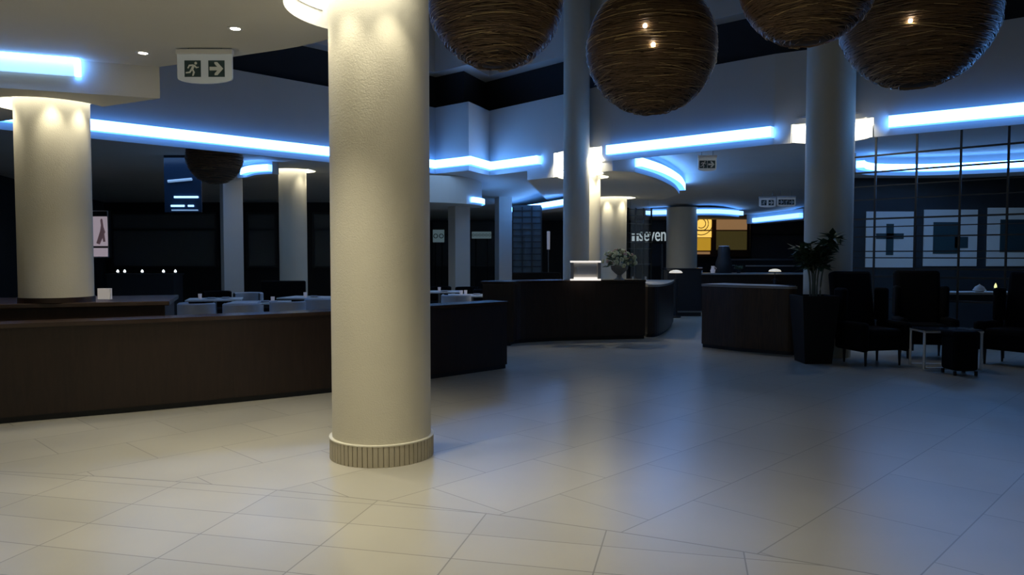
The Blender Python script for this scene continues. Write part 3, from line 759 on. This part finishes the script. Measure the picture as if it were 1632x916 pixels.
# pale panels on the lounge wall
for x0, x1, y0, y1, kind, lb in ((1379, 1456, 337, 426, 'cross', 'pale wall panel with a dark cross-shaped motif behind the lattice screen'),
                                 (1471, 1558, 334, 424, 'block', 'middle pale wall panel with a dark rectangular motif behind the lattice screen'),
                                 (1572, 1668, 331, 424, 'wide', 'rightmost pale wall panel with a dark motif behind the lattice screen')):
    a = atY(x0, y1, 16.45); b = atY(x1, y0, 16.45); W_ = b.x - a.x; H_ = b.z - a.z
    t = thing('wall_panel', lb, 'wall panel', (a.x, 16.45, a.z), group='pale panels on the lounge wall')
    MB().box((W_ / 2, 0, H_ / 2), (W_, .03, H_)).build('board', MT['panelpale'], t, smooth=False)
    m = MB()
    if kind == 'cross': m.box((W_ * .5, -.02, H_ * .5), (.16, .012, H_ * .56)).box((W_ * .5, -.02, H_ * .56), (.6, .012, .12))
    elif kind == 'block': m.box((W_ * .42, -.02, H_ * .5), (W_ * .5, .012, H_ * .56)).box((W_ * .7, -.02, H_ * .42), (W_ * .25, .012, H_ * .2))
    else: m.box((W_ * .52, -.02, H_ * .52), (W_ * .62, .012, H_ * .56))
    m.build('motif', MT['signdark'], t, smooth=False)
# console table behind chairs with a small lamp
t = thing('console_table', 'dark console table with a pale top edge at the right edge behind the lounge', 'table', (8.6, 13.3, 0))
MB().box((0, 0, .93), (2.2, .45, .04)).build('top', MT['linen'], t, smooth=False)
MB().box((0, .02, .84), (2.1, .4, .14)).build('apron', MT['dark'], t, smooth=False)
for sx in (-1, 1):
    for sy in (-1, 1): MB().box((sx * 1.02, sy * .17, .385), (.05, .05, .77)).build('leg', MT['dark'], t, smooth=False)
c = atY(1558, 466, 13.3)
t = thing('small_bowl', 'small pale dome-covered bowl on the console table behind the lounge', 'bowl', (c.x, 13.25, .95))
MB().lathe([(.05, 0), (.11, .03), (.10, .035)], 24).build('dish', MT['white'], t)
MB().lathe([(.1, .035), (.07, .09), (.02, .12), (.001, .14)], 24).build('cover', MT['linen'], t)
c = atY(1581, 453, 13.3)
t = thing('tealight', 'tiny yellow glowing tealight on the console table at the right', 'candle', (c.x, 13.2, .95))
MB().lathe([(.03, 0), (.035, .1), (.03, .1), (.025, .02)], 16).build('holder', MT['glass'], t)
MB().lathe([(.001, .05), (.022, .08), (.018, .12), (.001, .16)], 12).build('flame', MT['yellowspark'], t)

# ================================================================== FAR CENTRE
# glowing shop window
D = 33.2
a = atY(1110, 406, D); b = atY(1193, 344, D); x0, z0 = a.x, a.z; W_, H_ = b.x - a.x, b.z - a.z
t = thing('shop_window', 'orange and yellow lit shop window with a ringed emblem at the far end', 'shop window', (x0, D, z0))
MB().box((W_ / 2, .08, H_ / 2), (W_ + .2, .06, H_ + .15)).build('frame', MT['brownframe'], t, smooth=False)
sx = W_ / 83; sz = H_ / 62
def pane(nm, p0, p1, q0, q1, mt): # px offsets from left / top
    return MB().box(((p0 + p1) / 2 * sx, .03, H_ - (q0 + q1) / 2 * sz), ((p1 - p0) * sx, .03, (q1 - q0) * sz)).build(nm, MT[mt], t, smooth=False)
e = pane('pane', 0, 24, 2, 22, 'pane_y'); pane('pane', 0, 24, 24, 34, 'pane_y'); pane('pane', 0, 23, 35, 55, 'pane_y2'); pane('pane', 0, 22, 57, 61, 'pane_o')
pane('pane', 32, 81, 2, 22, 'pane_o'); pane('pane', 32, 81, 24, 54, 'pane_d')
for r_ in (.20, .32, .50):
    m = MB(); cx_, cz_ = 7 * sx, H_ - 12 * sz
    pts = [(cx_ + r_ * math.cos(a_ * PI / 20), .005, cz_ + r_ * math.sin(a_ * PI / 20)) for a_ in range(-14, 17) if cx_ + r_ * math.cos(a_ * PI / 20) > 0]
    m.tube(pts, .018, 5).build('emblem_ring', MT['brownframe'], t)
# white letters
fc = bpy.data.curves.new('lettering', 'FONT'); fc.body = 'seven'; fc.size = .62; fc.extrude = .02; fc.align_x = 'RIGHT'; fc.space_character = 1.0
p = atY(1061, 384, 27.5)
t = thing('shop_lettering', 'white lower-case shop lettering ending in even left of the dim round column', 'sign', (p.x, 27.5, p.z))
o = bpy.data.objects.new('letters', fc); COL.objects.link(o)
dg = bpy.context.evaluated_depsgraph_get(); dg.update(); lme = bpy.data.meshes.new_from_object(o.evaluated_get(dg)); bpy.data.objects.remove(o)
xs = [v.co.x for v in lme.vertices]; ys = [v.co.y for v in lme.vertices]; kx = .96 / (max(xs) - min(xs)); ky = .33 / (max(ys) - min(ys))
for v in lme.vertices: v.co = ((v.co.x - max(xs)) * kx, -v.co.z, (v.co.y - min(ys)) * ky)
lme.materials.clear(); lme.materials.append(MT['letters'])
o = bpy.data.objects.new('letters', lme); COL.objects.link(o); o.parent = t
q_ = atY(1007, 384, 27.5)
m = MB()
for i in range(2):
    x = q_.x - p.x + i * .15
    m.box((x + .05, 0, .09), (.10, .03, .18)).box((x + .05, 0, .26), (.11, .03, .05))
m.build('block_mark', MT['letters'], t, smooth=False)
MB().box(((q_.x - p.x) / 2, .04, .15), (abs(q_.x - p.x) + .3, .03, .5)).build('backing_board', MT['dark'], t, smooth=False)
MB().box(((q_.x - p.x) / 2 - .5, .04, -p.z / 2 - .05), (.06, .04, p.z - .1)).box(((q_.x - p.x) / 2 + .5, .04, -p.z / 2 - .05), (.06, .04, p.z - .1)).build('post', MT['steel'], t, smooth=False)
# second lattice behind the flowers
t = thing('lattice_screen', 'small dark lattice screen left of the shop lettering behind the column', 'screen', (((1000 - 816) / F) * 24, 24.0, 0), math.radians(35))
for i in range(4): MB().box((i * .35, 0, 1.55), (.04, .04, 3.1)).build('post', MT['rod'], t, smooth=False)
for z in (.6, 1.3, 1.8, 2.0, 2.3, 2.6, 2.85, 3.05): MB().box((.53, 0, z), (1.1, .03, .035)).build('rod', MT['steel'], t, smooth=False)
t = thing('lattice_screen', 'pale-backed lattice screen left of the slim pillar beyond the low wall', 'screen', (((817 - 816) / F) * 22, 22.0, 0))
MB().box((.42, .05, 1.75), (.84, .03, 2.6)).build('backing', MT['paneldim'], t, smooth=False)
for i in range(4): MB().box((i * .28, 0, 1.55), (.03, .03, 2.9)).build('post', MT['rod'], t, smooth=False)
for k_ in range(12): MB().box((.42, -.02, .9 + k_ * .18), (.86, .02, .03)).build('rod', MT['rod'], t, smooth=False)
t = thing('floor_lamp', 'slim pale floor lamp between the lattice and the slim pillar', 'lamp', ((874 - 816) / F * 21, 21, 0))
MB().lathe([(.13, 0), (.13, .02), (.02, .03)], 20).build('base', MT['dark'], t)
MB().tube([(0, 0, .03), (0, 0, 1.9)], .012, 6).build('pole', MT['steel'], t)
MB().lathe([(.04, 1.75), (.045, 2.25), (.001, 2.26)], 16).build('shade', MT['plastic'], t)
# bar
D = 21.0
a = atY(1112, 436, D); b = atY(1300, 436, D)
t = thing('bar_counter', 'long dark bar counter with pale top at the back left of the thick right pillar', 'counter', (a.x, D, 0))
MB().box(((b.x - a.x) / 2, .3, .53), (b.x - a.x, .6, 1.04)).build('body', MT['mahogany'], t, smooth=False)
MB().box(((b.x - a.x) / 2, .3, 1.07), (b.x - a.x + .1, .7, .04)).build('top', MT['stonetop'], t, smooth=False)
D2 = 19.6
a2 = atY(1064, 426, D2); b2_ = atY(1118, 426, D2)
t = thing('host_stand', 'dark square host stand between the reception desk and the walnut counter', 'stand', (a2.x, D2, 0))
MB().box(((b2_.x - a2.x) / 2, .25, .6), (b2_.x - a2.x, .5, 1.2)).build('body', MT['dark'], t, smooth=False)
MB().box(((b2_.x - a2.x) / 2, .25, 1.225), (b2_.x - a2.x + .06, .56, .05)).build('top', MT['darktop'], t, smooth=False)
MB().box(((b2_.x - a2.x) / 2, .25, .12), (b2_.x - a2.x + .04, .54, .04)).build('foot_band', MT['steel'], t, smooth=False)
def tlamp(px, py, D, zb, label):
    c = atY(px, py, D)
    t = thing('table_lamp', label, 'lamp', (c.x, D, zb), group='low pale-capped lamps')
    h = c.z - zb
    MB().lathe([(.06, 0), (.06, .015), (.012, .02), (.012, h)], 16).build('stem', MT['dark'], t)
    MB().lathe([(.16, h - .03), (.17, h - .02), (.14, h + .02), (.06, h + .045), (.001, h + .05)], 28).build('cap', MT['lampcap'], t)
    MB().lathe([(.001, h - .03), (.15, h - .03)], 28).build('diffuser', MT['white'], t)
tlamp(1077, 433, 19.2, 0.98, 'low table lamp with pale cap in front of the dark host stand')
tlamp(1235, 431, 20.85, 0.92, 'low table lamp with pale cap left of the tall potted plant')
# lamp pedestals
for px, D, zt, lb in ((1077, 19.2, .98, 'dark slim pedestal under the pale-capped lamp by the host stand'), (1235, 20.85, .92, 'dark slim pedestal under the pale-capped lamp in front of the bar')):
    t = thing('pedestal', lb, 'pedestal', ((px - 816) / F * D, D, 0))
    MB().lathe([(.14, 0), (.14, .03), (.05, .05), (.05, zt - .03), (.09, zt - .03), (.09, zt)], 20).build('body', MT['dark'], t)
c = atY(1159, 434, 20.9)
t = thing('coffee_urn', 'dark bulky urn with a pale flat lid standing on the far bar', 'urn', (c.x, 21.25, 1.09))
MB().lathe([(.22, 0), (.25, .05), (.22, .3), (.16, .5), (.17, .68), (.13, .74)], 28).build('body', MT['dark'], t)
MB().lathe([(.13, .74), (.15, .745), (.14, .765), (.001, .77)], 28).build('lid', MT['white'], t)
MB().tube([(.2, 0, .2), (.3, 0, .22), (.3, 0, .12)], .012, 6).build('tap', MT['steel'], t)
rnd = random.Random(3)
for px, kind, lb in ((1136, 'jug', 'pale jug on the bar just left of the dark urn'), (1178, 'leaves', 'small leafy table plant just right of the dark urn'), (1116, 'dispenser', 'pale napkin dispenser at the left end of the bar')):
    x = (px - 816) / F * 21.1
    if kind == 'jug':
        t = thing('jug', lb, 'jug', (x, 21.1, 1.09)); MB().lathe([(.05, 0), (.07, .06), (.04, .16), (.05, .2), (.045, .2), (.03, .15)], 20).build('body', MT['plastic'], t); MB().tube([(.05, 0, .17), (.1, 0, .14), (.06, 0, .06)], .008, 6).build('handle', MT['plastic'], t)
    elif kind == 'leaves':
        t = thing('potted_plant', lb, 'plant', (x, 21.15, 1.09)); MB().lathe([(.05, 0), (.07, .1), (.06, .1)], 16).build('pot', MT['dark'], t)
        m = MB()
        for _ in range(50):
            th = rnd.uniform(0, 6.28); leafm(m, (0, 0, .1), (math.cos(th), math.sin(th), rnd.uniform(.2, 1.6)), rnd.uniform(.1, .2), .022)
        m.build('leaves', MT['leafpale'], t, smooth=False)
    else:
        t = thing('napkin_dispenser', lb, 'dispenser', (x, 21.1, 1.09)); MB().box((0, 0, .08), (.11, .09, .16)).build('body', MT['whitefab'], t, bevel=.01); MB().box((0, -.047, .08), (.06, .006, .08)).build('slot', MT['dark'], t, smooth=False)
# back shelf rails
t = thing('back_counter', 'dark back counter with two pale horizontal edges beyond the bar', 'counter', ((1170 - 816) / F * 26, 26, 0))
MB().box((1.4, .3, .7), (3.4, .5, 1.4)).build('body', MT['dark'], t, smooth=False)
MB().box((1.4, .28, 1.43), (3.5, .6, .05)).build('top', MT['steel'], t, smooth=False)
MB().box((1.7, .02, 1.22), (2.6, .03, .04)).build('shelf_edge', MT['linen'], t, smooth=False)
# framed glazing at back wall
for n_, (px0, px1) in enumerate(((1196, 1290), (1020, 1060), (690, 790), (180, 345), (395, 440), (500, 540))):
    D = 33.0 if n_ < 3 else 24.0
    a = atY(px0, 425, D); b = atY(px1, 352 if n_ < 3 else 340, D)
    f_ = thing('window_%d' % (n_ + 1), '', 'window', (a.x, D, a.z)); del f_['label']; del f_['category']; f_['kind'] = 'structure'
    W_, H_ = b.x - a.x, b.z - a.z
    m = MB()
    for x in (0, W_): m.box((x, 0, H_ / 2), (.07, .08, H_ + .07))
    for z in (0, H_ * .7, H_): m.box((W_ / 2, 0, z), (W_, .07, .06))
    m.build('frame', MT['rod'], f_, smooth=False)
    MB().box((W_ / 2, .02, H_ / 2), (W_ - .05, .01, H_ - .05)).build('glass', MT['glass'], f_, smooth=False)

# shop signs seen through the far windows
for x0, x1, y0, y1, lb, bars in ((752, 783, 369, 380, 'dim pale shop sign strip between the blue-grey square columns', 6), (690, 708, 366, 386, 'dim pale shop sign patch just right of the nearest cream column', 2)):
    D = 30.0; a = atY(x0, y1, D); b = atY(x1, y0, D); W_, H_ = b.x - a.x, b.z - a.z
    t = thing('shop_sign', lb, 'sign', (a.x, D, a.z))
    MB().box((W_ / 2, 0, H_ / 2), (W_, .05, H_)).build('board', MT['shopsign'], t, smooth=False)
    m = MB()
    for i in range(bars): m.lathe([(H_ * .13, 0), (H_ * .13, .02), (H_ * .19, .02), (H_ * .19, 0)], 12, (0, 0, 0), Matrix.Translation((W_ * (i + .5) / bars, -.03, H_ * .5)) @ Matrix.Rotation(PI / 2, 4, 'X'), closed=True)
    m.build('worn_marks', MT['signdark'], t, smooth=False)
    MB().box((W_ * .2, .04, -a.z / 2), (.06, .05, a.z)).box((W_ * .8, .04, -a.z / 2), (.06, .05, a.z)).build('post', MT['dark'], t, smooth=False)
# ================================================================== DINING AREA
# dining glazing wall
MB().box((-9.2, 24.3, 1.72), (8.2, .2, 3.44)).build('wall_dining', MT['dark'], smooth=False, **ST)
# lit poster
a = atY(137, 411, 20); b = atY(174, 335, 20); W_, H_ = b.x - a.x, b.z - a.z
t = thing('lit_poster', 'narrow pinkish backlit poster case seen just right of the leftmost column', 'poster', (a.x, 20, 0))
MB().box((W_ / 2, .03, a.z + H_ / 2), (W_, .08, H_)).build('case', MT['dark'], t, smooth=False)
MB().box((W_ / 2, -.02, a.z + H_ * .56), (W_ - .08, .01, H_ * .62)).build('upper_sheet', MT['poster'], t, smooth=False)
MB().box((W_ / 2, -.02, a.z + H_ * .12), (W_ - .08, .01, H_ * .18)).build('lower_sheet', MT['poster'], t, smooth=False)
MB().tube([(W_ * .55, -.03, a.z + H_ * .3), (W_ * .75, -.03, a.z + H_ * .55), (W_ * .7, -.03, a.z + H_ * .82)], [.05, .07, .02], 6).tube([(W_ * .8, -.03, a.z + H_ * .34), (W_ * .7, -.03, a.z + H_ * .8)], .03, 6).build('figure_shape', MT['posterdark'], t)
MB().tube([(.02, -.04, a.z + .02), (W_ - .02, -.04, a.z + .02), (W_ - .02, -.04, a.z + H_ - .02), (.02, -.04, a.z + H_ - .02)], .018, 6).build('bright_edge', MT['chrome'], t)
MB().box((W_ / 2, .03, a.z / 2), (.1, .06, a.z)).build('stand', MT['dark'], t, smooth=False)
# tealights on a long sideboard
D = 18.0
a = atY(182, 434, D); b = atY(268, 434, D)
t = thing('sideboard', 'long dark sideboard carrying the row of tiny lights beyond the low wall', 'sideboard', (a.x, D + .2, 0))
zt = a.z - .03
MB().box(((b.x - a.x) / 2, 0, zt / 2 - .02 + .03), (b.x - a.x + .3, .5, zt - .06)).build('body', MT['dark'], t, smooth=False)
MB().box(((b.x - a.x) / 2, 0, zt - .015), (b.x - a.x + .36, .54, .03)).build('top', MT['dark'], t, smooth=False)
tl = None
for px, lb in ((186, 'faintest tealight, leftmost of the row on the dark sideboard'), (197, 'second tealight from the left on the dark sideboard'), (225, 'middle tealight of the row on the dark sideboard'), (259, 'second tealight from the right on the dark sideboard'), (278, 'rightmost tealight of the row on the dark sideboard')):
    x = (px - 816) / F * D
    if tl is None:
        tl = thing('tealight', lb, 'candle', (x, D + .05, zt), group='row of tiny tealights')
        MB().lathe([(.03, 0), (.035, .03), (.03, .03), (.028, .008)], 14).build('holder', MT['steel'], tl)
        MB().lathe([(.001, .015), (.03, .045), (.022, .075), (.001, .1)], 10).build('flame', MT['candle'], tl)
    else: dup(tl, (x, D + .05, zt), 0, lb)
# acrylic holder by the left column
c = atY(166, 487, 8.3)
t = thing('menu_holder', 'small milky menu holder on the dark ledge beside the leftmost column', 'holder', (c.x, 8.32, 1.09))
MB().box((0, 0, .015), (.15, .09, .02)).build('foot', MT['glass'], t, smooth=False)
MB().prism([(-.07, -.02), (.07, -.02), (.07, .02), (-.07, .02)], .02, .14).build('sheet', MT['plastic'], t, smooth=False)
MB().tube([(.068, -.025, .02), (.075, -.025, .07), (.07, -.025, .14)], .004, 6).build('bright_edge', MT['chrome'], t)

def table(loc, rz, label, w_=.8, d_=.8, top='white', h=.75):
    t = thing('dining_table', label, 'table', loc, rz, 'dining tables beyond the low wall')
    MB().box((0, 0, h - .015), (w_, d_, .03)).build('tabletop', MT[top], t, smooth=False, bevel=.006)
    MB().lathe([(.03, .03), (.03, h - .03)], 16).build('pedestal', MT['steel'], t)
    MB().lathe([(.22, 0), (.22, .015), (.03, .035)], 24).build('base', MT['dark'], t)
    return t
def tub(loc, rz, label, m1='whitefab', group='white tub chairs in the dining area'):
    t = thing('tub_chair', label, 'chair', loc, rz, group)
    prof = [(.27, .30), (.30, .32), (.30, .80), (.275, .82), (.25, .80), (.25, .34)]
    MB().lathe(prof, 28, closed=True, a0=-.35, a1=PI + .35).build('shell', MT[m1], t)
    MB().lathe([(.02, .30), (.25, .30), (.26, .36), (.25, .44), (.22, .46), (.001, .47)], 28).build('seat', MT[m1], t)
    for sx in (-1, 1):
        for sy in (-1, 1): MB().lathe([(.012, 0), (.018, .31)], 10, (sx * .17, sy * .17, 0)).build('leg', MT['dark'], t)
    return t
def gx(px, D): return (px - 816) / F * D
T1 = table((gx(342, 14.6), 14.6, 0), .3, 'pale square dining table beside the leftmost white tub chair', 1.0, .8)
dup(T1, (gx(412, 13.6), 13.6, 0), .1, 'pale square dining table in front of the dark booth seat')
dup(T1, (gx(492, 15.2), 15.2, 0), -.2, 'pale square dining table below the round lit column')
dup(T1, (gx(700, 17.6), 17.6, 0), .1, 'dining table just right of the nearest cream column')
dup(T1, (gx(752, 16.0), 16.0, 0), .1, 'dining table below the blue-lit square column')
dup(T1, (gx(798, 18.5), 18.5, 0), 0, 'dining table nearest the left end of the reception desk')
U1 = tub((gx(313, 12.3), 12.3, 0), PI - .3, 'white tub chair, leftmost beyond the low wall')
for px, D, rz, lb in ((385, 12.2, PI + .4, 'white tub chair in front of the square column'), 
                      (458, 12.8, PI - .2, 'white tub chair directly below the round lit column'), (512, 13.6, PI + .6, 'white tub chair partly hidden by the nearest cream column'),
                      (395, 15.6, 0, 'white tub chair on the far side of the table by the booth'), (727, 14.9, PI, 'pale tub chair below the blue-lit square column')):
    dup(U1, (gx(px, D), D, 0), rz, lb)
V1 = tub((gx(745, 18.3), 18.3, 0), .2, 'dark tub chair right of the blue-lit square column', 'blackfab', 'dark tub chairs in the dining area')
for px, D, rz, lb in ((775, 17.2, .9, 'dark tub chair behind the two white cups'), (700, 18.6, -.4, 'dark tub chair just right of the nearest cream column'), (800, 20, 0, 'dark tub chair near the left end of the reception desk'), (345, 16.2, .2, 'dark tub chair behind the leftmost dining table')):
    dup(V1, (gx(px, D), D, 0), rz, lb)
# booth
c = gx(404, 15.0)
t = thing('booth_seat', 'dark upholstered booth seat between the square and the round dining column', 'bench', (c, 16.6, 0))
MB().box((0, .0, .24), (.95, .6, .44)).build('seat', MT['blackfab'], t, bevel=.03)
MB().prism([(-.5, .28), (.5, .28), (.5, .40), (-.5, .40)], 0, 1.02).build('backrest', MT['blackfab'], t, bevel=.03)
# bar back low screens near desk
t = thing('back_bench', 'dark long bench back behind the left end of the reception desk', 'bench', (gx(855, 17.2), 17.2, 0))
MB().box((0, 0, .6), (1.1, .12, 1.2)).build('backrest', MT['blackfab'], t, bevel=.02)
MB().box((0, -.3, .24), (1.1, .5, .44)).build('seat', MT['blackfab'], t, bevel=.02)
# tableware
def glass(loc, label, m_='plastic'):
    t = thing('drinking_glass', label, 'glass', loc, 0, 'glassware on the dining tables')
    MB().lathe([(.03, 0), (.035, .1), (.032, .1), (.027, .008), (.001, .008)], 16).build('bowl', MT[m_], t); return t
for px, D, lb in ((318, 14.5, 'drinking glass on the table by the leftmost white tub chair'), (434, 13.5, 'tall pale glass on the table in front of the booth seat'), (486, 15.1, 'drinking glass on the table below the round lit column'),
                  (735, 15.9, 'glass left on the table below the blue-lit square column'), (742, 16.0, 'glass beside a plate on the table below the blue-lit column'), (700, 17.5, 'glass on the table just right of the nearest cream column')):
    glass((gx(px, D), D, .75), lb)
def plate(loc, label):
    t = thing('plate', label, 'plate', loc, 0, 'plates on the dining tables')
    MB().lathe([(.07, 0), (.12, .012), (.125, .018), (.07, .008), (.001, .008)], 24).build('dish', MT['white'], t)
    MB().box((0, 0, .02), (.14, .07, .025), .3).build('folded_napkin', MT['whitefab'], t, bevel=.008)
for px, D, lb in ((336, 14.5, 'plate with napkin on the table by the leftmost white tub chair'), (359, 14.65, 'second plate on the table by the leftmost white tub chair'), (422, 13.5, 'plate on the table in front of the booth seat'),
                  (500, 15.1, 'plate on the table below the round lit column'), (708, 17.4, 'plate on the table just right of the nearest cream column'), (760, 15.95, 'plate on the table below the blue-lit square column')):
    plate((gx(px, D), D, .75), lb)
for px, D, lb in ((788, 18.4, 'white cup, left of the two near the reception desk end'), (800, 18.4, 'white cup, right of the two near the reception desk end')):
    t = thing('cup', lb, 'cup', (gx(px, D), D, .75), 0, 'white cups')
    MB().lathe([(.03, 0), (.05, .04), (.052, .08), (.047, .08), (.04, .03), (.001, .01)], 18).build('bowl', MT['plastic'], t)
    MB().tube([(.05, 0, .065), (.075, 0, .05), (.05, 0, .025)], .005, 6).build('handle', MT['plastic'], t)
